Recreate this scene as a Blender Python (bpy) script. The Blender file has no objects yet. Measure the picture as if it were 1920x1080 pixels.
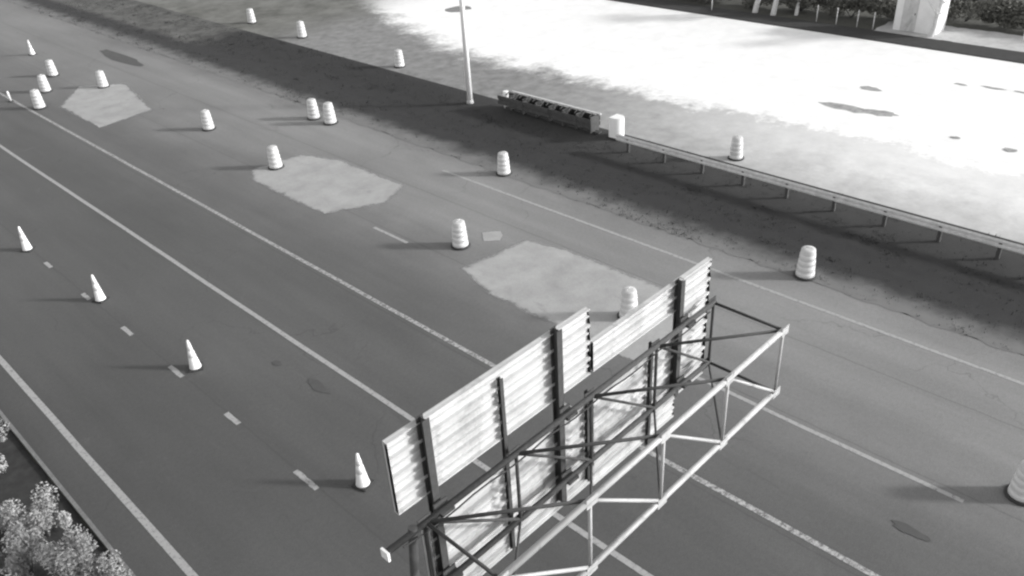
import bpy, bmesh, math, random
from mathutils import Vector, Matrix
random.seed(7)
R = math.radians
S = bpy.context.scene
C = S.collection

# ---------------------------------------------------------------- camera, world, sun, exposure
# world axes: X across the road (to the right), Y along the road, Z up; metres
cam = bpy.data.cameras.new('camera'); co = bpy.data.objects.new('camera', cam); C.objects.link(co); S.camera = co
cam.sensor_width = 36.0; cam.lens = 1565.1/1920*36; cam.clip_start = 0.1; cam.clip_end = 3000
rt = Vector((0.69376, -0.71813, -0.05458)); up = Vector((0.41027, 0.33178, 0.84947)); fw = Vector((0.59193, 0.61172, -0.52480))
M = Matrix(((rt.x, up.x, -fw.x, 0), (rt.y, up.y, -fw.y, 0), (rt.z, up.z, -fw.z, 14.5), (0, 0, 0, 1)))
co.matrix_world = M
SUN_EL = R(19.5)
sd = Vector((0.63*math.cos(SUN_EL), -0.777*math.cos(SUN_EL), math.sin(SUN_EL))).normalized()   # towards the sun
w = bpy.data.worlds.new('World'); S.world = w; w.use_nodes = True
nt = w.node_tree; nt.nodes.clear()
sky = nt.nodes.new('ShaderNodeTexSky'); sky.sky_type = 'NISHITA'; sky.sun_disc = False
sky.sun_elevation = SUN_EL; sky.sun_rotation = math.atan2(sd.x, sd.y)
bw = nt.nodes.new('ShaderNodeRGBToBW'); bg = nt.nodes.new('ShaderNodeBackground'); bg.inputs[1].default_value = 0.15
ow = nt.nodes.new('ShaderNodeOutputWorld')
nt.links.new(sky.outputs[0], bw.inputs[0]); nt.links.new(bw.outputs[0], bg.inputs[0]); nt.links.new(bg.outputs[0], ow.inputs[0])
sl = bpy.data.lights.new('sun', 'SUN'); sl.energy = 1.7; sl.angle = R(5); sl.color = (1.0, 0.995, 0.985)
so = bpy.data.objects.new('sun', sl); C.objects.link(so); so.rotation_euler = sd.to_track_quat('Z', 'Y').to_euler()
S.view_settings.view_transform = 'Standard'; S.view_settings.look = 'None'; S.view_settings.gamma = 1
S.view_settings.use_curve_mapping = False; S.view_settings.exposure = 1.2
S.render.engine = 'CYCLES'
S.cycles.pixel_filter_type = 'BLACKMAN_HARRIS'; S.cycles.filter_width = 2.3     # a soft low-resolution roadside camera

# ---------------------------------------------------------------- materials
class G:
    """tiny node-graph helper"""
    def __init__(s, name):
        s.m = bpy.data.materials.new(name); s.m.use_nodes = True; s.n = s.m.node_tree
        s.b = s.n.nodes['Principled BSDF']; s.tc = s.n.nodes.new('ShaderNodeTexCoord'); s.co = s.tc.outputs['Object']
    def L(s, a, b): s.n.links.new(a, b)
    def noise(s, scale, detail=4, rough=.6, stretch=None, dist=0):
        t = s.n.nodes.new('ShaderNodeTexNoise'); t.inputs['Scale'].default_value = scale; t.inputs['Detail'].default_value = detail
        t.inputs['Roughness'].default_value = rough; t.inputs['Distortion'].default_value = dist
        c = s.co
        if stretch:
            mp = s.n.nodes.new('ShaderNodeMapping'); mp.inputs['Scale'].default_value = stretch; s.L(c, mp.inputs[0]); c = mp.outputs[0]
        s.L(c, t.inputs['Vector']); return t.outputs['Fac']
    def ramp(s, fac, stops):
        r = s.n.nodes.new('ShaderNodeValToRGB'); e = r.color_ramp.elements
        while len(e) < len(stops): e.new(0.5)
        for i, (p, c) in enumerate(stops):
            e[i].position = p; c = (c,)*3 if not isinstance(c, tuple) else c; e[i].color = (*c, 1)
        s.L(fac, r.inputs[0]); return r.outputs[0]
    def math(s, op, a, b=None, c=None, clamp=False):
        t = s.n.nodes.new('ShaderNodeMath'); t.operation = op; t.use_clamp = clamp
        for i, x in enumerate((a, b, c)):
            if x is None: continue
            if isinstance(x, (int, float)): t.inputs[i].default_value = x
            else: s.L(x, t.inputs[i])
        return t.outputs[0]
    def mapr(s, x, a, b, c, d, smooth=True):
        t = s.n.nodes.new('ShaderNodeMapRange'); t.interpolation_type = 'SMOOTHSTEP' if smooth else 'LINEAR'
        for i, v in zip((1, 2, 3, 4), (a, b, c, d)): t.inputs[i].default_value = v
        s.L(x, t.inputs[0]); return t.outputs[0]
    def mix(s, f, a, b, mode='MIX'):
        t = s.n.nodes.new('ShaderNodeMix'); t.data_type = 'RGBA'; t.blend_type = mode
        for sock, x in ((t.inputs[0], f), (t.inputs[6], a), (t.inputs[7], b)):
            if isinstance(x, (int, float)): sock.default_value = x if sock == t.inputs[0] else (x, x, x, 1)
            elif isinstance(x, tuple): sock.default_value = (*x, 1)
            else: s.L(x, sock)
        return t.outputs[2]
    def xyz(s):
        t = s.n.nodes.new('ShaderNodeSeparateXYZ'); s.L(s.co, t.inputs[0]); return t.outputs
    def out(s, col, rough=.8, metal=0, bump=None, bs=.3, bd=.02):
        if isinstance(col, (int, float)): s.b.inputs['Base Color'].default_value = (col, col, col, 1)
        elif isinstance(col, tuple): s.b.inputs['Base Color'].default_value = (*col, 1)
        else: s.L(col, s.b.inputs['Base Color'])
        if isinstance(rough, (int, float)): s.b.inputs['Roughness'].default_value = rough
        else: s.L(rough, s.b.inputs['Roughness'])
        s.b.inputs['Metallic'].default_value = metal
        if bump is not None:
            t = s.n.nodes.new('ShaderNodeBump'); t.inputs['Strength'].default_value = bs; t.inputs['Distance'].default_value = bd
            s.L(bump, t.inputs['Height']); s.L(t.outputs[0], s.b.inputs['Normal'])
        return s.m

def dirty(name, a, dirt, scale, thr=.52, stretch=None, rough=.5):
    g = G(name); n = g.noise(scale, 7, .75, stretch, .6)
    c = g.mix(g.mapr(n, thr, thr+.2, 0, .75), a, dirt); c = g.mix(1.0, c, g.ramp(g.noise(2, 4), [(.3, .86), (.7, 1.1)]), 'MULTIPLY')
    return g.out(c, rough, 0, n, .12, .01)

def simple(name, a, rough=.7, var=.25, scale=6, metal=0, tint=(1, 1, 1), bs=.15):
    g = G(name); n = g.noise(scale, 5, .65)
    c = g.ramp(n, [(.25, tuple(a*(1-var)*t for t in tint)), (.75, tuple(min(1, a*(1+var*.8))*t for t in tint))])
    return g.out(c, rough, metal, n, bs, .01)

def asphalt():
    g = G('road_asphalt'); x, y, z = g.xyz()
    warp = g.math('MULTIPLY_ADD', g.noise(.35, 4), 2.6, -1.3)
    xx = g.math('ADD', x, warp)
    # older dark lanes on the left, paler newer surfacing towards the right-hand shoulder
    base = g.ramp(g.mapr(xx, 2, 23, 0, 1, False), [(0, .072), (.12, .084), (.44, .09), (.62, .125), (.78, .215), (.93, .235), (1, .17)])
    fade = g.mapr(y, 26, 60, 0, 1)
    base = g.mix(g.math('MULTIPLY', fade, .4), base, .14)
    big = g.ramp(g.noise(.22, 6, .6, (1, .35, 1)), [(.3, .84), (.7, 1.15)])
    fine = g.ramp(g.noise(38, 3, .7), [(.3, .78), (.7, 1.24)])
    fine = g.mix(1.0, fine, g.ramp(g.noise(9, 5, .75), [(.3, .9), (.7, 1.1)]), 'MULTIPLY')
    lane = g.ramp(g.noise(1.1, 4, .6, (1, .06, 1)), [(.3, .9), (.7, 1.08)])      # wheel-track streaks along the road
    c = g.mix(1.0, base, big, 'MULTIPLY'); c = g.mix(1.0, c, fine, 'MULTIPLY'); c = g.mix(1.0, c, lane, 'MULTIPLY')
    st = g.mapr(g.noise(.9, 7, .75, (1, .22, 1), 1.0), .6, .8, 0, .45)            # oil and rubber marks drawn out along the lanes
    c = g.mix(st, c, .055)
    wet = g.mapr(g.noise(.7, 7, .75, None, .8), .58, .8, 0, .3); c = g.mix(wet, c, .2)   # dusty paler areas
    vo = g.n.nodes.new('ShaderNodeTexVoronoi'); vo.feature = 'DISTANCE_TO_EDGE'; vo.inputs['Scale'].default_value = .2
    wv = g.n.nodes.new('ShaderNodeVectorMath'); wv.operation = 'ADD'; nz = g.n.nodes.new('ShaderNodeTexNoise'); nz.inputs['Scale'].default_value = 1.3; nz.inputs['Detail'].default_value = 6
    g.L(g.co, nz.inputs['Vector']); g.L(g.co, wv.inputs[0]); g.L(nz.outputs['Color'], wv.inputs[1]); g.L(wv.outputs[0], vo.inputs['Vector'])
    crack = g.math('MULTIPLY', g.mapr(vo.outputs['Distance'], .0, .006, 1, 0), g.mapr(g.noise(.16, 3), .5, .6, 0, .35))
    c = g.mix(crack, c, .035)
    for sx in (6.75, 12.72, 16.42, 19.55):                                             # paving joints between lanes
        dxx = g.math('ABSOLUTE', g.math('SUBTRACT', g.math('ADD', x, g.math('MULTIPLY_ADD', g.noise(1.6, 4), .1, -.05)), sx))
        c = g.mix(g.mapr(dxx, .01, .035, .32, 0), c, .05)
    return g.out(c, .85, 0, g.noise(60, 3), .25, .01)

def far_surface():
    """bare tarmac at the near edge, bright packed snow further across"""
    g = G('snowy_tarmac'); x, y, z = g.xyz()
    n1 = g.noise(.45, 5, .65); n2 = g.noise(3.2, 7, .75)
    n = g.math('ADD', g.math('MULTIPLY_ADD', n1, 5.0, -2.5), g.math('MULTIPLY_ADD', n2, 2.6, -1.3))
    edge = g.math('ADD', x, n)
    thr = g.math('MULTIPLY', g.math('MAXIMUM', g.math('SUBTRACT', y, 40), 0), .33)
    edge = g.math('SUBTRACT', edge, thr); cov = g.mapr(edge, 33.0, 35.6, 0, 1)
    near = g.mapr(y, 33, 9, 0, .8)                       # thin snow also lies on the nearer strip towards the front
    cov2 = g.math('MULTIPLY', near, g.mapr(edge, 28.5, 34, .45, 1))
    cov = g.math('MAXIMUM', cov, cov2)
    far = g.mapr(g.math('ADD', y, g.math('MULTIPLY', n, 1.5)), 50, 58, 1, .1)
    cov = g.math('MULTIPLY', cov, far)
    tar = g.ramp(g.noise(1.5, 6, .6), [(.3, .15), (.7, .27)])
    snow = g.ramp(g.noise(.9, 6, .6), [(.3, .8), (.65, .9)])
    tar = g.mix(g.mapr(y, 48, 56, 0, 1), tar, g.ramp(g.noise(.35, 7, .7), [(.35, (.07, .071, .063)), (.6, (.17, .171, .16))]))
    c = g.mix(cov, tar, snow)
    return g.out(c, .8, 0, g.noise(3, 5), .25, .05)

def turf():
    g = G('dark_turf'); x, y, z = g.xyz()
    n = g.noise(1.3, 6, .7); f = g.noise(22, 4, .7)
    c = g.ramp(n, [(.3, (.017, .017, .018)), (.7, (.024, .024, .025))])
    c = g.mix(1.0, c, g.ramp(f, [(.3, .85), (.7, 1.15)]), 'MULTIPLY')
    xw = g.math('ADD', x, g.math('MULTIPLY_ADD', g.noise(.8, 4), 1.6, -.8))
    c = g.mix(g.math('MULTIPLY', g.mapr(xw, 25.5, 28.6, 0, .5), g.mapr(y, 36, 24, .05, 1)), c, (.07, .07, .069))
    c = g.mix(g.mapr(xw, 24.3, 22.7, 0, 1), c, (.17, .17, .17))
    pale = g.math('MULTIPLY', g.mapr(xw, 25.0, 26.0, 0, 1), g.mapr(g.math('ADD', y, g.math('MULTIPLY_ADD', g.noise(.5, 4), 8, -4)), 55, 58, 0, 1))
    c = g.mix(g.math('MULTIPLY', pale, .9), c, g.ramp(g.noise(.7, 5, .7), [(.35, (.06, .06, .058)), (.65, (.14, .14, .135))]))
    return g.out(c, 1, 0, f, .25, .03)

def ground_mat():
    g = G('rough_ground'); n = g.noise(.25, 7, .65); f = g.noise(9, 5, .7)
    c = g.ramp(n, [(.3, (.06, .061, .053)), (.7, (.09, .09, .08))])
    c = g.mix(1.0, c, g.ramp(f, [(.3, .7), (.7, 1.3)]), 'MULTIPLY')
    return g.out(c, 1, 0, f, .5, .05)

def paint(name, a, wear):
    g = G(name); n = g.noise(9, 6, .75); n2 = g.noise(45, 3, .7)
    m = g.mapr(g.math('ADD', g.math('MULTIPLY', n, .7), g.math('MULTIPLY', n2, .3)), .5-wear*.5, .62-wear*.3, 1, 0)
    return g.out(g.mix(m, a, .13), .75, 0, n2, .2, .005)

MAT = dict(
    asphalt=asphalt(), far=far_surface(), turf=turf(), ground=ground_mat(),
    line=paint('worn_line_paint', .46, .15), line_dim=paint('faded_line_paint', .36, .34), line_faint=paint('thin_line_paint', .36, .38),
    patch=simple('pale_concrete_patch', .37, .85, .12, 2.5), kerb=simple('kerb_concrete', .19, .85, .3, 9),
    stain=simple('dark_stain', .078, .85, .2, 3), snowpale=simple('trodden_snow', .5, .9, .2, 2), scuff=simple('slush_scuff', .34, .9, .5, 2.5),
    drum=dirty('drum_plastic', .55, .28, 4), band=simple('reflective_sheeting', .6, .4, .05, 20), rubber=simple('black_rubber', .035, .8, .3, 12),
    cone=simple('cone_plastic', .78, .5, .12, 9), galv=dirty('galvanised_steel', .42, .16, 5, .52), galvd=simple('dark_and_shaded_steel', .055, .9, .35, 12),  # galvd: dark steel parts, also the painted shade on the truss's far members
    alu=dirty('aluminium_sheet', .5, .26, 1.6, .5, (1, 1, .35)), alud=dirty('dull_aluminium', .52, .22, 2.2, .5, (1, 1, .3)), white=simple('white_painted_metal', .85, .4, .06, 6),
    rail=simple('galvanised_rail', .6, .5, .25, 5), fender=simple('dark_fender_steel', .06, .6, .5, 6),
    hedge=simple('hedge_leaf', .125, .8, .5, 3, 0, (1, 1, .9)), pale_leaf=simple('pale_leaf', .32, .8, .7, 1.8), bark=simple('dark_bark', .09, .9, .4, 9),
    birch=simple('pale_bark', .62, .8, .3, 11), wall=simple('pale_render', .75, .85, .12, 1.2), roof=simple('roof_felt', .12, .9, .3, 3),
    soil=simple('dark_soil', .035, 1, .5, 3), conc=simple('footing_concrete', .3, .9, .2, 5), grass=simple('dark_grass', .034, .9, .5, 1.1),
    seam=simple('bitumen_seam', .075, .6, .3, 7), post=simple('weathered_wood_post', .06, .9, .3, 9), lens=simple('lamp_lens', .6, .2, .05, 5), glass=simple('window_glass', .04, .1, .1, 2))

# ---------------------------------------------------------------- mesh helpers
def B(): return bmesh.new()
def box(bm, c, s, rot=None):
    c = Vector(c); hs = Vector(s)/2
    vs = []
    for dx in (-1, 1):
        for dy in (-1, 1):
            for dz in (-1, 1):
                p = Vector((dx*hs.x, dy*hs.y, dz*hs.z))
                if rot: p = rot @ p
                vs.append(bm.verts.new(c+p))
    for f in ((0, 1, 3, 2), (4, 6, 7, 5), (0, 4, 5, 1), (2, 3, 7, 6), (0, 2, 6, 4), (1, 5, 7, 3)): bm.faces.new([vs[i] for i in f])
def tube(bm, a, b, r, r2=None, n=10, cap=True):
    a, b = Vector(a), Vector(b); r2 = r if r2 is None else r2
    d = (b-a).normalized(); q = d.to_track_quat('Z', 'Y')
    A, Bq = [], []
    for i in range(n):
        t = 2*math.pi*i/n; v = q @ Vector((math.cos(t), math.sin(t), 0))
        A.append(bm.verts.new(a+v*r)); Bq.append(bm.verts.new(b+v*r2))
    for i in range(n):
        j = (i+1) % n; f = bm.faces.new((A[i], A[j], Bq[j], Bq[i])); f.smooth = True
    if cap: bm.faces.new(A[::-1]); bm.faces.new(Bq)
def lathe(bm, prof, n=24, c=(0, 0)):
    rings = []
    for r, z in prof:
        rings.append([bm.verts.new((c[0]+r*math.cos(2*math.pi*i/n), c[1]+r*math.sin(2*math.pi*i/n), z)) for i in range(n)])
    for k in range(len(rings)-1):
        for i in range(n):
            j = (i+1) % n; f = bm.faces.new((rings[k][i], rings[k][j], rings[k+1][j], rings[k+1][i])); f.smooth = True
    bm.faces.new(rings[0][::-1]); bm.faces.new(rings[-1])
def obj(name, bm, m, parent=None, loc=None):
    me = bpy.data.meshes.new(name); bmesh.ops.recalc_face_normals(bm, faces=bm.faces); bm.to_mesh(me); bm.free()
    me.materials.append(m); o = bpy.data.objects.new(name, me); C.objects.link(o)
    if parent: o.parent = parent
    if loc: o.location = loc
    return o
def thing(name, label, cat, loc=(0, 0, 0), rz=0, group=None):
    o = bpy.data.objects.new(name, None); C.objects.link(o); o.location = loc; o.rotation_euler = (0, 0, rz)
    o.empty_display_size = .2
    o['label'] = label; o['category'] = cat
    if group: o['group'] = group
    return o
def struct(name, bm, m, kind='structure'):
    o = obj(name, bm, m); o['kind'] = kind; return o
def dup(root, label, loc, rz=0, sc=None):
    r = root.copy(); C.objects.link(r); r.location = loc; r.rotation_euler = (0, 0, rz); r['label'] = label
    if sc: r.scale = sc
    for ch in list(root.children):
        c = ch.copy(); C.objects.link(c); c.parent = r
        for g in ch.children:
            d = g.copy(); C.objects.link(d); d.parent = c
    return r
def sheet(bm, pts, z): bm.faces.new([bm.verts.new((x, y, z)) for x, y in pts])
def irregular(pts, amp, seg=.35):
    out = []
    for i in range(len(pts)):
        a, b = Vector(pts[i]), Vector(pts[(i+1) % len(pts)]); n = max(1, int((b-a).length/seg))
        for k in range(n):
            p = a.lerp(b, k/n); out.append((p.x+random.uniform(-amp, amp), p.y+random.uniform(-amp, amp)))
    return out

# ---------------------------------------------------------------- the setting
def ditch_z(x, y):
    if x <= 22.7 or x >= 29.3: return 0.0
    t = (x-22.7)/6.6
    return -0.16*math.sin(math.pi*min(1, max(0, t)))**1.4
bm = B()   # one ground sheet to the horizon, with a ditch running along the road
xs = [-900, -300, -60, -8, 2.3, 12, 22.7]+[22.7+i*.55 for i in range(1, 12)]+[29.3, 40, 52, 70, 120, 400, 900]
ys = [-900, -300, -80, -20, 0, 20, 50, 100, 200, 500, 1200]
V = [[bm.verts.new((x, y, -.03+ditch_z(x, y)*.98-(.07 if 22.7 < x < 29.3 else 0))) for x in xs] for y in ys]
for i in range(len(ys)-1):
    for j in range(len(xs)-1): bm.faces.new((V[i][j], V[i][j+1], V[i+1][j+1], V[i+1][j]))
struct('ground', bm, MAT['ground'])
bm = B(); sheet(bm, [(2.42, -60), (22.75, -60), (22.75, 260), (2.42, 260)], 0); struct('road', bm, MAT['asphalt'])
bm = B(); sheet(bm, [(29.35, -60), (49.6, -60), (49.6, 80), (29.35, 80)], 0); struct('far_road', bm, MAT['far'])
# ditch surface with real unevenness
bm = B(); nx, ny = 26, 300
V = []
for i in range(ny+1):
    y = -15+i*.4; row = []
    for j in range(nx+1):
        x = 22.7+j*6.66/nx; e = 0 if j in (0, nx) else random.uniform(-.012, .018)
        row.append(bm.verts.new((x+(random.uniform(-.12, .12) if j in (0,) else 0), y, ditch_z(x, y)+e+(.006 if j in (0, nx) else .02))))
    V.append(row)
for i in range(ny):
    for j in range(nx):
        f = bm.faces.new((V[i][j], V[i][j+1], V[i+1][j+1], V[i+1][j])); f.smooth = True
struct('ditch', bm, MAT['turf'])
# rough grass in and along the ditch
bm = B()
clumps = [(random.uniform(22.8, 29.2), random.uniform(-6, 80), random.uniform(.15, .7)) for _ in range(420)]
for k in range(15000):
    if k % 3: cx, cy, cr = random.choice(clumps); x = random.gauss(cx, cr*.6); y = random.gauss(cy, cr)
    else: x = random.uniform(22.75, 29.3); y = random.uniform(-6, 80)
    if not 22.65 < x < 29.3: continue
    z = ditch_z(x, y); big = random.random() < .06
    for q in range(3):
        a = random.uniform(0, 6.28); h = random.uniform(.02, .07)*(2 if big else 1); l = random.uniform(.02, .08); wd = random.uniform(.01, .025)
        px, py = x+random.uniform(-.08, .08), y+random.uniform(-.08, .08)
        s_, c_ = math.sin(a), math.cos(a)
        bm.faces.new((bm.verts.new((px-wd*s_, py+wd*c_, z)), bm.verts.new((px+wd*s_, py-wd*c_, z)), bm.verts.new((px+l*c_, py+l*s_, z+h))))
struct('verge_grass', bm, MAT['grass'], 'stuff')
bm = B(); box(bm, (50.5, 25, -.02), (1.9, 200, .14)); struct('drain_channel', bm, simple('wet_dark_asphalt', .036, .9, .3, 2))
bm = B(); sheet(bm, irregular([(51.5, -20), (55.6, -20), (54.6, 20.5), (51.5, 20.5)], .15), .012); struct('far_pavement', bm, MAT['snowpale'])
bm = B(); box(bm, (2.46, 60, .03), (.09, 240, .10)); struct('road_kerb', bm, MAT['kerb'])
bm = B(); sheet(bm, irregular([(-4, 6), (2.38, 6), (2.38, 34), (-4, 34)], .03), -.012); struct('verge_soil', bm, MAT['soil'])

def line(x, y0, y1, wd, m, wob=.01, name='lane_line', breaks=()):
    bm = B(); y = y0
    seg = 2.0; L_, R_ = [], []
    while y < y1+.01:
        ox = random.uniform(-wob, wob)
        L_.append(bm.verts.new((x-wd/2+ox, y, .004))); R_.append(bm.verts.new((x+wd/2+ox, y, .004))); y += seg
    for i in range(len(L_)-1): bm.faces.new((L_[i], R_[i], R_[i+1], L_[i+1]))
    return struct(name, bm, m)
line(3.37, -10, 150, .17, MAT['line_dim'])
line(9.88, -10, 120, .15, MAT['line_dim'])
line(12.95, -10, 120, .15, MAT['line'])
line(21.44, -10, 26.5, .13, MAT['line_dim'])
for y0, y1 in ((-4, 1), (2.6, 14.6), (19.2, 21.0), (22.1, 25.4), (28.5, 31.3)): line(16.2, y0, y1, .13, MAT['line_dim'])
for i, y in enumerate((14.62, 18.15, 21.4, 24.7, 27.95, 31.4)):
    l = (.95, .7, .8, .7, .6, .6)[i]
    bm = B(); sheet(bm, irregular([(6.7-.07, y-l/2), (6.7+.07, y-l/2), (6.7+.07, y+l/2), (6.7-.07, y+l/2)], .012, .1), .004)
    struct('lane_dash', bm, MAT['line_dim'])
def patch_mat():
    g = G('concrete_patch_surface'); n = g.noise(.9, 7, .7); f = g.noise(30, 4, .75)
    c = g.ramp(n, [(.25, .27), (.5, .35), (.75, .42)]); c = g.mix(1.0, c, g.ramp(f, [(.3, .82), (.7, 1.15)]), 'MULTIPLY')
    st = g.mapr(g.noise(1.3, 6, .75, (1, .3, 1), 1), .58, .72, 0, .4); c = g.mix(st, c, .16)
    m = g.out(c, .85, 0, f, .2, .008)                      # the slab breaks up and thins out at its worn edge
    at = g.n.nodes.new('ShaderNodeAttribute'); at.attribute_name = 'worn'
    k = g.mapr(g.math('ADD', at.outputs['Fac'], g.math('MULTIPLY_ADD', g.noise(4, 6, .75), .9, -.45)), .25, .8, 0, 1)
    tr = g.n.nodes.new('ShaderNodeBsdfTransparent'); mx = g.n.nodes.new('ShaderNodeMixShader')
    g.L(k, mx.inputs[0]); g.L(tr.outputs[0], mx.inputs[1]); g.L(g.b.outputs[0], mx.inputs[2]); g.L(mx.outputs[0], g.n.nodes['Material Output'].inputs[0])
    return m
PM = patch_mat()
for pts in ([(15.7, 26.6), (15.65, 31.9), (16.3, 33.0), (18.6, 32.7), (19.3, 30.8), (19.35, 26.1), (17.8, 25.5)],
            [(15.7, 11.2), (15.65, 17.2), (16.2, 19.1), (19.0, 18.8), (19.4, 17.4), (19.4, 11.4), (17.6, 10.7)],
            [(14.2, 44.6), (14.3, 50), (16.5, 53), (18.4, 51), (17.2, 45)], [(18.5, 20.5), (19.05, 20.0), (18.5, 19.5), (18.0, 20.0)]):
    cx = sum(p[0] for p in pts)/len(pts); cy = sum(p[1] for p in pts)/len(pts)
    bm = B(); lay = bm.verts.layers.float_color.new('worn'); z = .007 if len(pts) > 4 else .006
    rim = irregular(pts, .05, .3); w_ = .3 if len(pts) > 4 else .08; rings = []
    for off, al in ((-w_, 1.0), (0, .55), (w_, 0.0)):
        ring = []
        for x, y in rim:
            d = Vector((x-cx, y-cy)); d = d*(1+off/d.length); v = bm.verts.new((cx+d.x, cy+d.y, z)); v[lay] = (al, al, al, 1); ring.append(v)
        rings.append(ring)
    bm.faces.new(rings[0]); n_ = len(rim)
    for a_, b_ in ((0, 1), (1, 2)):
        for q in range(n_): bm.faces.new((rings[a_][q], rings[b_][q], rings[b_][(q+1) % n_], rings[a_][(q+1) % n_]))
    struct('concrete_patch', bm, PM)
for (x, y, a, b) in ((9.05, 17.5, .16, .5), (14.6, 3.1, .14, .45), (20.8, 57, .5, 3.2), (8.9, 19.4, .1, .2)):
    bm = B(); sheet(bm, [(x+a*math.cos(t*.45)*random.uniform(.7, 1.2), y+b*math.sin(t*.45)*random.uniform(.7, 1.2)) for t in range(14)], .009)
    struct('road_stain', bm, MAT['stain'])
for k, (x, y, a, b) in enumerate(((38.3, 15.7, .45, 1.4), (38.5, 14.2, .4, .8), (41.5, 16.1, .3, .6), (44.5, 12.8, .12, .3), (44.8, 11.4, .13, .6), (44.9, 10.0, .1, .5), (37.4, 10.5, .14, .2), (37.3, 8.3, .2, .3))):
    bm = B(); sheet(bm, [(x+a*math.cos(t*.45)*random.uniform(.6, 1.25), y+b*math.sin(t*.45)*random.uniform(.6, 1.25)) for t in range(14)], .005+.003*k)
    struct('slush_mark', bm, MAT['scuff'])
bm = B(); sheet(bm, [(41.8+1.0*math.cos(t*.35), 47+.9*math.sin(t*.35)*random.uniform(.7, 1.2)) for t in range(18)], .006)
struct('puddle', bm, simple('standing_water', .05, .2, .2, 1))

# ---------------------------------------------------------------- construction drums
def drum_profile():
    p = [(.29, .04)]; z = .04
    for k, (r0, r1, h) in enumerate(((.285, .275, .2), (.27, .262, .2), (.256, .248, .2), (.242, .234, .2), (.228, .22, .13))):
        p += [(r0, z+.012), (r1, z+h-.012), (r1-.004, z+h)]; z += h
    p += [(.2, z+.02), (.12, z+.03)]
    return p
def make_drum(label, loc, rz=0):
    t = thing('traffic_drum', label, 'traffic drum', loc, rz, 'traffic drums along the closed lanes')
    bm = B(); lathe(bm, drum_profile(), 26); obj('drum_body', bm, MAT['drum'], t)
    for z0, r0, r1 in ((.262, .274, .268), (.462, .262, .254), (.662, .248, .24), (.05, .291, .28)):
        bm = B(); lathe(bm, [(r0-.004, z0), (r0+.003, z0+.005), (r1+.003, z0+.145), (r1-.004, z0+.15)], 26); obj('reflective_band', bm, MAT['band'], t)
    bm = B(); lathe(bm, [(.3, 0), (.36, .01), (.36, .045), (.29, .06)], 26); obj('rubber_base', bm, MAT['rubber'], t)
    bm = B(); tube(bm, (-.1, 0, .985), (-.08, 0, 1.045), .014); tube(bm, (-.08, 0, 1.045), (.08, 0, 1.045), .014); tube(bm, (.08, 0, 1.045), (.1, 0, .985), .014)
    obj('handle', bm, MAT['drum'], t)
    return t
drums = [
    ((17.27, 20.38), 'white drum in front of the small pale square and the larger pale patch'),
    ((22.95, 9.95), 'white drum nearest the camera along the dark ditch, right of the gantry top'),
    ((22.8, 23.6), 'white drum by the ditch edge at the start of the right-hand solid line'),
    ((17.07, 32.34), 'white drum at the far left corner of the middle pale patch'),
    ((21.85, 36.3), 'left one of two white drums standing close together at the ditch edge'),
    ((21.95, 35.0), 'right one of two white drums standing close together at the ditch edge'),
    ((17.67, 39.5), 'lone slim-looking white drum on bare grey road left of the close pair of drums'),
    ((13.45, 50.8), 'front white drum of the slanting row of three at the far left'),
    ((14.85, 53.7), 'middle white drum of the slanting row of three at the far left'),
    ((16.4, 56.7), 'rearmost white drum of the slanting row of three at the far left'),
    ((17.37, 51.5), 'small white drum on the farthest pale patch, right of the slanting row of three'),
    ((17.41, 12.9), 'white drum on the nearest pale patch just behind the sign panels'),
    ((17.2, 1.72), 'grey-white drum cut off by the right border of the photo'),
    ((29.95, 16.75), 'white drum standing behind the pale guardrail on the snowy side of the ditch'),
    ((30.15, 39.5), 'white drum on the far ditch edge left of the lamp post'),
    ((30.65, 50.5), 'second farthest drum beyond the ditch, a bright dot right of the farthest one'),
    ((30.85, 57.3), 'farthest bright drum beyond the ditch near the top border'),
]
d0 = make_drum(drums[0][1], (*drums[0][0], .006))
for i, ((x, y), lab) in enumerate(drums[1:]):
    d = dup(d0, lab, (x, y, .006), random.uniform(0, 6)); k_ = random.uniform(.94, 1.04); d.scale = (k_, k_, k_*random.uniform(.97, 1.03))
# ---------------------------------------------------------------- cones
def make_cone(label, loc):
    t = thing('traffic_cone', label, 'traffic cone', loc, .3, 'traffic cones along the dashed line')
    bm = B(); box(bm, (0, 0, .02), (.4, .4, .04)); obj('rubber_base', bm, MAT['rubber'], t)
    bm = B(); lathe(bm, [(.175, .04), (.17, .07), (.16, .1), (.035, .98), (.02, 1.0)], 22); obj('cone_body', bm, MAT['cone'], t)
    for z0, z1 in ((.42, .56), (.66, .8)):
        r = lambda z: .16-(z-.1)/.88*.125
        bm = B(); lathe(bm, [(r(z0)+.001, z0), (r(z0)+.004, z0+.003), (r(z1)+.004, z1-.003), (r(z1)+.001, z1)], 22); obj('reflective_collar', bm, MAT['band'], t)
    return t
c0 = make_cone('white traffic cone nearest the gantry, standing in front of the dashed line', (7.54, 13.42, .006))
dup(c0, 'tall white traffic cone, second from the gantry', (7.18, 21.1, .006), 1.1)
dup(c0, 'white traffic cone with a short dash right at its foot, third from the gantry', (6.95, 27.3, .006), 2.0)
dup(c0, 'white traffic cone farthest left, next to the left border', (6.65, 33.3, .006), .7)
dup(c0, 'small pale cone far up the road above the slanting row of drums', (17.45, 63.2, .006), .2)
t = thing('marker_post', 'short pale marker post near the left border beside the slanting row of drums', 'marker post', (12.82, 53.6, 0))
bm = B(); lathe(bm, [(.06, .04), (.06, .55), (.03, .6)], 14); obj('post', bm, MAT['cone'], t)
bm = B(); lathe(bm, [(.16, 0), (.15, .03), (.06, .05)], 18); obj('base', bm, MAT['rubber'], t)

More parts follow.
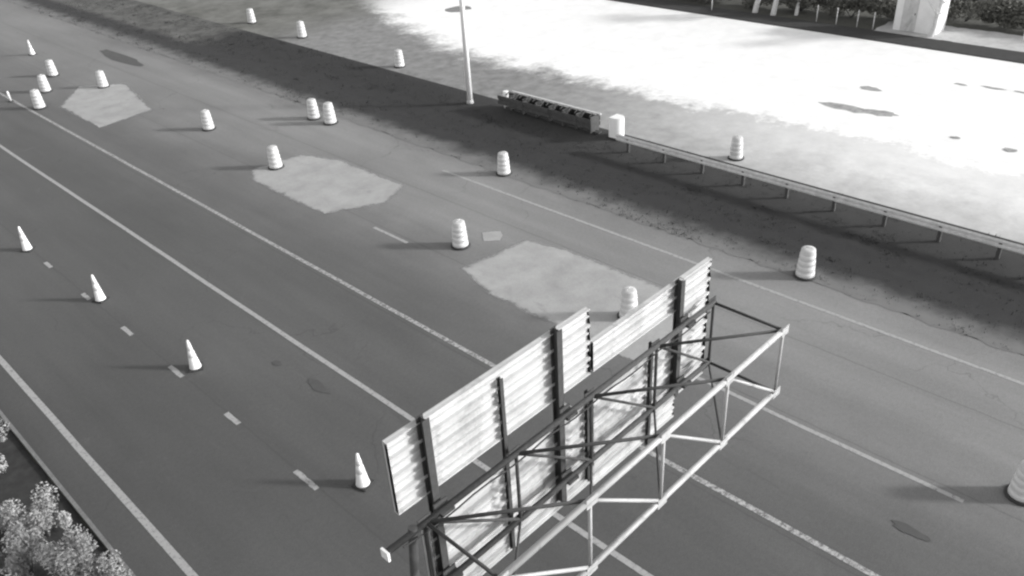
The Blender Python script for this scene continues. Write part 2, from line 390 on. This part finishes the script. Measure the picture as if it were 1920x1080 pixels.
# ---------------------------------------------------------------- lamp post
t = thing('street_lamp', 'tall pale metal lamp post rising out of the top border from the ditch edge', 'street lamp', (28.22, 31.4, -.12))
bm = B(); tube(bm, (0, 0, .05), (0, 0, 11.5), .15, .08, 18); obj('pole', bm, MAT['white'], t)
bm = B(); box(bm, (0, 0, .03), (.5, .5, .06)); tube(bm, (0, 0, .06), (0, 0, .25), .2, .16, 18); obj('base_plate', bm, MAT['galv'], t)
bm = B(); box(bm, (0, 0, -.15), (.9, .9, .32)); obj('footing', bm, MAT['conc'], t)
bm = B(); tube(bm, (0, 0, 11.2), (-1.0, 0, 11.9), .05, .045); tube(bm, (-1.0, 0, 11.9), (-2.6, 0, 12.05), .045, .04); obj('arm', bm, MAT['galv'], t)
bm = B(); box(bm, (-2.9, 0, 12.05), (.75, .28, .12)); h = obj('lamp_head', bm, MAT['galv'], t)
bm = B(); box(bm, (-2.95, 0, 11.97), (.5, .2, .05)); obj('lens', bm, MAT['lens'], h)

# ---------------------------------------------------------------- guardrail
t = thing('guardrail', 'pale steel guardrail on posts along the far edge of the dark ditch', 'guardrail', (27.85, 0, -.03))
bm = B()
prof = [(-.04, .72), (-.085, .68), (-.085, .63), (-.03, .59), (-.03, .55), (-.085, .51), (-.085, .46), (-.04, .42)]
Y0, Y1 = -12.0, 21.5
a = [bm.verts.new((x, Y0, z)) for x, z in prof]; b = [bm.verts.new((x, Y1, z)) for x, z in prof]
a2 = [bm.verts.new((x+.006, Y0, z)) for x, z in prof]; b2 = [bm.verts.new((x+.006, Y1, z)) for x, z in prof]
for i in range(len(prof)-1): bm.faces.new((a[i], a[i+1], b[i+1], b[i])); bm.faces.new((a2[i+1], a2[i], b2[i], b2[i+1]))
bm.faces.new((a[0], b[0], b2[0], a2[0])); bm.faces.new((a[-1], a2[-1], b2[-1], b[-1]))
obj('rail', bm, MAT['rail'], t)
y = 20.9
while y > -12:
    bm = B(); box(bm, (.06, y, .24), (.1, .12, .9)); obj('post', bm, MAT['post'], t)
    bm = B(); box(bm, (-.01, y, .57), (.05, .1, .24)); obj('spacer', bm, MAT['galvd'], t)
    y -= 1.9
# ---------------------------------------------------------------- crash cushion
t = thing('crash_cushion', 'dark ribbed crash cushion at the end of the guardrail with a pale top edge', 'crash cushion', (28.75, 0, 0))
for k in range(7):
    yy = 23.5+k*.86
    bm = B(); box(bm, (0, yy, .42), (.62, .06, .78)); obj('diaphragm', bm, MAT['fender'], t)
    for s in (-1, 1):
        bm = B()
        for q in range(2): box(bm, (s*(.33+.02*(k % 2)), yy+.4, .36+q*.26), (.045, .9, .17))
        box(bm, (s*(.31+.02*(k % 2)), yy+.4, .49), (.02, .86, .4))
        obj('fender_panel', bm, MAT['fender'] if s < 0 else MAT['galvd'], t)
bm = B(); box(bm, (.28, 26.2, .83), (.1, 5.7, .05)); obj('top_rail', bm, MAT['rail'], t)
bm = B(); box(bm, (0, 26.2, .05), (.3, 6.0, .08)); obj('ground_track', bm, MAT['galvd'], t)
bm = B()
for k in range(13):
    y_ = 23.6+k*.45; tube(bm, (-.26, y_, .8), (.2, y_+.2, .8), .025, n=6)
obj('bracing', bm, MAT['galvd'], t)
bm = B(); tube(bm, (.05, 29.3, 0), (.05, 29.3, .85), .14, .14, 14); obj('rear_post', bm, MAT['white'], t)
t = thing('impact_nose', 'bright white rounded nose unit standing at the near end of the crash cushion', 'crash cushion nose', (28.9, 22.35, 0))
bm = B()
pr = [(.3*math.cos(R(a_)), -.1-.28*math.sin(R(a_))) for a_ in range(0, 181, 18)]+[(-.3, .2), (.3, .2)]
lo = [bm.verts.new((x, y_, .05)) for x, y_ in pr]; hi = [bm.verts.new((x*.97, y_*.97, .98)) for x, y_ in pr]
for i in range(len(pr)): j = (i+1) % len(pr); bm.faces.new((lo[i], lo[j], hi[j], hi[i]))
bm.faces.new(lo[::-1]); bm.faces.new(hi)
obj('nose_shell', bm, MAT['white'], t)
bm = B(); box(bm, (0, .0, .025), (.66, .7, .05)); obj('nose_foot', bm, MAT['rubber'], t)

# ---------------------------------------------------------------- sign gantry (cantilever box truss)
UN, UF, ZL, ZU = 4.5, 5.7, 6.04, 7.21
nodes = [3.9, 5.40, 6.88, 8.40, 9.92]
t = thing('sign_gantry', 'cantilevered steel box truss gantry reaching over the lanes below the camera', 'sign gantry', (3.6, 5.1, 0))
gantry = t; T0 = Vector((3.6, 5.1, 0))
def part(name, m, *segs, r=.03, n=8):
    bm = B()
    for a_, b_ in segs: tube(bm, Vector(a_)-T0, Vector(b_)-T0, r, n=n)
    return obj(name, bm, m, t)
for yy, zz in ((UN, ZU), (UN, ZL), (UF, ZU), (UF, ZL)):
    part('chord', MAT['galv'] if yy == UN else MAT['galvd'], ((3.32, yy, zz), (9.96, yy, zz)), r=.042, n=12)  # light near face and shaded far face put into the truss steel colour
for i, x in enumerate(nodes):
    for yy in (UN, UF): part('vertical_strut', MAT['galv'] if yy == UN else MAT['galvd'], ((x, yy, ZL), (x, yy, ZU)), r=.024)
    for zz in (ZL, ZU):
        if i in (0, 4) : part('cross_strut', MAT['galvd'], ((x, UN, zz), (x, UF, zz)), r=.024)
    if i:
        p = nodes[i-1]
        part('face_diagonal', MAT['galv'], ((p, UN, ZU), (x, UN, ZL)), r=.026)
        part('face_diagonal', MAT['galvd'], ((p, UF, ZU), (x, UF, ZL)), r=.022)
        part('top_diagonal', MAT['galvd'], ((p, UF, ZU), (x, UN, ZU)), r=.024)
        part('bottom_diagonal', MAT['galvd'], ((p, UN, ZL), (x, UF, ZL)), r=.018)
for i, x in enumerate(nodes):
    for yy, zz in ((UN, ZU), (UN, ZL), (UF, ZU), (UF, ZL)):
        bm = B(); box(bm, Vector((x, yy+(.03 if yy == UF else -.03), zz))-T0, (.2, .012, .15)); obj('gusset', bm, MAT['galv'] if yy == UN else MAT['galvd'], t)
for yy in (UN+.1, UF+.02):
    part('column_leg', MAT['galvd'], ((3.72, yy, ZU+.05), (2.98, yy, .3)), r=.055, n=14)
    bm = B(); box(bm, Vector((2.95, yy, .15))-T0, (.7, .6, .34)); obj('footing', bm, MAT['conc'], t)
part('column_brace', MAT['galvd'], ((3.9, UF+.02, ZU), (3.86, UF+.02, 4.4)), ((3.86, UF+.02, 4.4), (3.4, UF+.02, 4.2)), r=.03)
for z0, z1 in ((.8, 2.6), (2.6, 4.3), (4.3, 5.9)):
    xx = lambda z: 2.98+(z-.3)/(ZU-.25)*.74
    part('column_brace', MAT['galvd'], ((xx(z0), UN+.1, z0), (xx(z1), UF+.02, z1)), r=.03)
bm = B(); box(bm, Vector((3.3, UF, ZU-.02))-T0, (.03, .13, .13)); obj('end_plate', bm, MAT['white'], t)

# ---------------------------------------------------------------- signs seen from behind
US = 5.97
def panel(parent, O, x0, x1, z0, z1, m, name='sign_panel', step=.27, amp=.05):
    """extruded aluminium planks: a corrugated back with flanged joints"""
    bm = B(); prof = []; z = z0
    while z < z1-.02:
        zt = min(z+step, z1)
        prof += [(-amp, z), (-amp, z+.022), (0, z+.03)]
        if zt-z > .16: mid = (z+zt)/2; prof += [(0, mid-.02), (-amp*.55, mid-.012), (-amp*.55, mid+.012), (0, mid+.02)]
        prof += [(0, zt-.03), (-amp, zt-.022), (-amp, zt-.006), (.004, zt-.004), (.004, zt)]
        z = zt
    prof += [(.03, z1), (.03, z0)]
    A_ = [bm.verts.new(Vector((x0, US+y_, z_))-O) for y_, z_ in prof]; B_ = [bm.verts.new(Vector((x1, US+y_, z_))-O) for y_, z_ in prof]
    n = len(prof)
    for i in range(n): j = (i+1) % n; bm.faces.new((A_[i], A_[j], B_[j], B_[i]))
    f1 = bm.faces.new(A_); f2 = bm.faces.new(B_[::-1]); bmesh.ops.triangulate(bm, faces=[f1, f2])
    return obj(name, bm, m, parent)
def ibeam(parent, O, x, z0, z1, wd=.1, dp=.12, y=None, name='support_post', m=None):
    y = US-.035-dp/2 if y is None else y
    bm = B()
    box(bm, Vector((x, y-dp/2+.006, (z0+z1)/2))-O, (wd, .012, z1-z0)); box(bm, Vector((x, y+dp/2-.006, (z0+z1)/2))-O, (wd, .012, z1-z0))
    box(bm, Vector((x, y, (z0+z1)/2))-O, (.012, dp-.03, z1-z0-.002))
    return obj(name, bm, m or MAT['galvd'], parent)
O = Vector((5.4, US, 5.2))
sa = thing('highway_sign', 'larger taller plank sign on the gantry, left one seen from behind', 'road sign', O, 0, 'signs mounted on the gantry')
panel(sa, O, 3.70, 7.14, 7.33, 8.42, MAT['alu'], step=.273)
panel(sa, O, 4.02, 7.14, 5.62, 6.86, MAT['alud'], 'lower_sign_panel', step=.31)
bm = B(); bm.free(); panel(sa, O, 4.3, 7.14, 5.24, 5.585, MAT['alu'], 'bottom_sign_panel', .17, .03)
for x, z0, z1, wd in ((4.18, 5.0, 8.5, .1), (6.41, 5.45, 8.5, .1), (5.41, 5.3, 8.3, .055), (7.04, 5.4, 7.1, .06)): ibeam(sa, O, x, z0, z1, wd, .12 if wd > .09 else .06)
O2 = Vector((8.7, US, 5.2))
sb = thing('highway_sign', 'lower-topped plank sign at the right end of the gantry, seen from behind', 'road sign', O2, 0, 'signs mounted on the gantry')
panel(sb, O2, 7.20, 9.34, 7.33, 7.84, MAT['alu'], step=.255)
panel(sb, O2, 7.20, 9.34, 5.55, 6.86, MAT['alud'], 'lower_sign_panel', step=.31)
panel(sb, O2, 9.36, 10.14, 5.58, 7.84, MAT['alu'], 'end_sign_panel', step=.27)
bm = B(); bm.free(); panel(sb, O2, 7.2, 9.34, 5.12, 5.525, MAT['alu'], 'bottom_sign_panel', .2, .03)
for x, z0, z1, wd in ((9.2, 5.7, 7.9, .1), (8.55, 5.05, 7.1, .055)): ibeam(sb, O2, x, z0, z1, wd, .12 if wd > .09 else .06)

for par, O_, xs_ in ((sa, O, (4.18, 6.41)), (sb, O2, (9.2,))):
    for x in xs_:
        for zc in (ZL, ZU):
            bm = B(); box(bm, Vector((x, UF-.01, zc))-O_, (.2, .14, .05)); box(bm, Vector((x, UF+.07, zc))-O_, (.2, .02, .16))
            for q in (-1, 1): tube(bm, Vector((x+q*.08, UF-.09, zc))-O_, Vector((x+q*.08, UF-.05, zc))-O_, .018, n=6)
            obj('clamp', bm, MAT['galvd'], par)
bm = B(); prev = None
for i in range(24):
    x = 3.5+i*.27; p = Vector((x, UF-.07, ZU-.02-.05*abs(math.sin(i*.7))))-T0
    if prev: tube(bm, prev, p, .012, n=6, cap=False)
    prev = p
obj('conduit', bm, MAT['rubber'], gantry)
# ---------------------------------------------------------------- plants
def leaf_cloud(bm, c, rad, n, size, lobes=9, seed=0):
    rnd = random.Random(seed); c = Vector(c)
    L_ = [(Vector((rnd.uniform(-1, 1)*rad[0]*.75, rnd.uniform(-1, 1)*rad[1]*.75, rnd.uniform(-.5, .9)*rad[2]*.75)), rnd.uniform(.28, .55)) for _ in range(lobes)]
    for _ in range(n):
        lc, lr = rnd.choice(L_); d = Vector((rnd.gauss(0, 1), rnd.gauss(0, 1), rnd.gauss(0, 1))).normalized()
        k = lr*(rnd.random()**.45)
        p = c+lc+Vector((d.x*rad[0]*k, d.y*rad[1]*k, d.z*rad[2]*k))
        if p.z < .02: continue
        a_ = Vector((rnd.gauss(0, 1), rnd.gauss(0, 1), rnd.gauss(0, 1))).normalized(); b_ = a_.orthogonal().normalized(); s_ = size*rnd.uniform(.6, 1.4)
        bm.faces.new((bm.verts.new(p-a_*s_), bm.verts.new(p-b_*s_*.45), bm.verts.new(p+a_*s_), bm.verts.new(p+b_*s_*.45)))
def shrub(name, label, loc, rad, n, size, m, seed, group=None, cat='shrub', stemm=None):
    t = thing(name, label, cat, loc, 0, group)
    bm = B(); leaf_cloud(bm, (0, 0, rad[2]*.75), rad, n, size, 11, seed); obj('foliage', bm, m, t)
    bm = B(); rnd = random.Random(seed+5)
    for k in range(5): tube(bm, (rnd.uniform(-.05, .05), rnd.uniform(-.05, .05), 0), (rnd.uniform(-.5, .5)*rad[0], rnd.uniform(-.5, .5)*rad[1], rad[2]*.9), .025, .008, 6)
    obj('stem', bm, stemm or MAT['bark'], t)
    return t
near = [((1.55, 21.4), (.6, .7, .65), 4200, .034, 'pale leafy bush topmost along the left border, above the dark hollow'),
        ((.75, 18.5), (.6, .5, .65), 3800, .034, 'small bright bush on the left border below the dark hollow'),
        ((1.65, 17.75), (.55, .5, .75), 3600, .034, 'grey bush between the dark hollow and the thin kerb'),
        ((.95, 16.7), (.6, .55, .85), 4500, .034, 'brightest bush in the bottom left corner of the photo'),
        ((1.6, 15.6), (.6, .55, .8), 4200, .034, 'rounded pale bush at the bottom border left of the kerb'),
        ((1.85, 14.75), (.5, .6, .7), 3600, .034, 'low bush at the bottom border, the one farthest right in the corner'),
        ((.2, 15.6), (.8, .7, .9), 4000, .034, 'wide pale bush cut by the bottom border in the left corner')]
for i, ((x, y_), rad, n, s_, lab) in enumerate(near):
    shrub('roadside_bush', lab, (x, y_, -.012), rad, n, s_, MAT['pale_leaf'], 30+i, 'bushes on the verge in the bottom left corner', 'bush')

far_spots = [(53.2, 33.4, 1.3, 'dark bush left of the pale trunks at the top border'), (53.6, 29.8, 1.3, 'dark bush behind the first pale trunk'),
             (53.7, 26.3, 1.2, 'dark olive bush right of the pale trunks'), (53.9, 22.9, 1.2, 'dark bush behind the thin stakes'),
             (56.6, 13.6, 1.3, 'dark bush right of the pale shed'), (56.9, 10.6, 1.3, 'dark bush above the pale strip near the right border'),
             (57.3, 7.4, 1.3, 'dark bush filling the top right corner'), (56.4, 16.8, 1.3, 'dark bush just behind the pale shed'),
             (53.0, 36.9, 1.2, 'dark bush at the top border above the white ground'), (54.2, 20.4, 1.2, 'dark bush touching the left wall of the pale shed'),
             (52.8, 40.5, 1.2, 'dark bush farthest left on the top border')]
for i, (x, y_, h, lab) in enumerate(far_spots):
    shrub('hedge_bush', lab, (x, y_, -.03), (1.3, 2.3, h*.8), 3600, .1, MAT['hedge'], 60+i, 'dark bushes beyond the white ground')
def tree(label, loc, h, lean, r, seed, group):
    t = thing('birch_tree', label, 'tree', loc, 0, group); rnd = random.Random(seed)
    bm = B(); p = Vector((0, 0, 0)); k = 6
    pts = [Vector((lean[0]*i/k+rnd.uniform(-.04, .04), lean[1]*i/k+rnd.uniform(-.04, .04), h*i/k)) for i in range(k+1)]; pts[0].z = -.1
    for i in range(k): tube(bm, pts[i], pts[i+1], r*(1-i/k*.7), r*(1-(i+1)/k*.7), 10, False)
    for i in range(2, k+1):
        for q in range(3):
            a_ = rnd.uniform(0, 6.28); tube(bm, pts[i], pts[i]+Vector((math.cos(a_), math.sin(a_), .9))*rnd.uniform(.5, 1.0), r*.22, .01, 5)
    obj('trunk', bm, MAT['birch'], t)
    bm = B(); leaf_cloud(bm, (lean[0], lean[1], h*.96), (.9, .9, h*.2), 700, .08, 9, seed+2); obj('crown', bm, MAT['hedge'], t)
tree('first pale leaning tree trunk from the left at the top border', (51.9, 28.6, 0), 3.4, (.2, -.5), .2, 3, 'pale trunks at the top border')
tree('second pale tree trunk, beside the first at the top border', (51.9, 27.3, 0), 3.4, (.2, -.4), .19, 4, 'pale trunks at the top border')
tree('third thinner pale trunk with its crown low, right of the pair', (52.6, 26.0, 0), 3.0, (.3, -.2), .12, 5, 'pale trunks at the top border')
tree('pale crooked tree trunk in front of the pale shed near the dark channel', (52.0, 17.2, 0), 3.6, (.2, -.4), .17, 6, 'pale trunks at the top border')
for x, y_, lab in ((50.7, 31.2, 'thin stake left of the first pale trunk'), (51.8, 24.2, 'first thin stake right of the pale trunks'), (51.8, 22.9, 'second thin stake right of the pale trunks'),
                   (51.9, 21.6, 'third thin stake, halfway to the pale shed'), (51.9, 20.6, 'last thin stake just left of the pale shed'), (53.4, 12.7, 'short pale stake on the pale strip near the right border')):
    t = thing('marker_stake', lab, 'stake', (x, y_, 0), 0, 'thin stakes along the dark channel')
    bm = B(); tube(bm, (0, 0, -.1), (0, 0, 1.0), .035, .03, 8); obj('stake', bm, MAT['birch'], t)
    bm = B(); tube(bm, (0, 0, .82), (0, 0, .94), .045, .045, 8); obj('collar', bm, MAT['band'], t)
# pale shed
t = thing('site_shed', 'pale rendered shed wall cut by the top border behind the crooked trunk', 'shed', (53.1, 18.35, 0), 0)
bm = B(); box(bm, (0, 0, 1.25), (1.4, 2.5, 2.7)); obj('wall', bm, MAT['wall'], t)
bm = B(); box(bm, (0, 0, 2.68), (1.7, 2.8, .14)); obj('roof', bm, MAT['roof'], t)
bm = B(); box(bm, (-.71, .4, 1.05), (.04, .85, 2.05)); dd = obj('door', bm, MAT['alud'], t)
bm = B(); box(bm, (-.75, .08, 1.05), (.04, .04, .12)); obj('handle', bm, MAT['galvd'], dd)
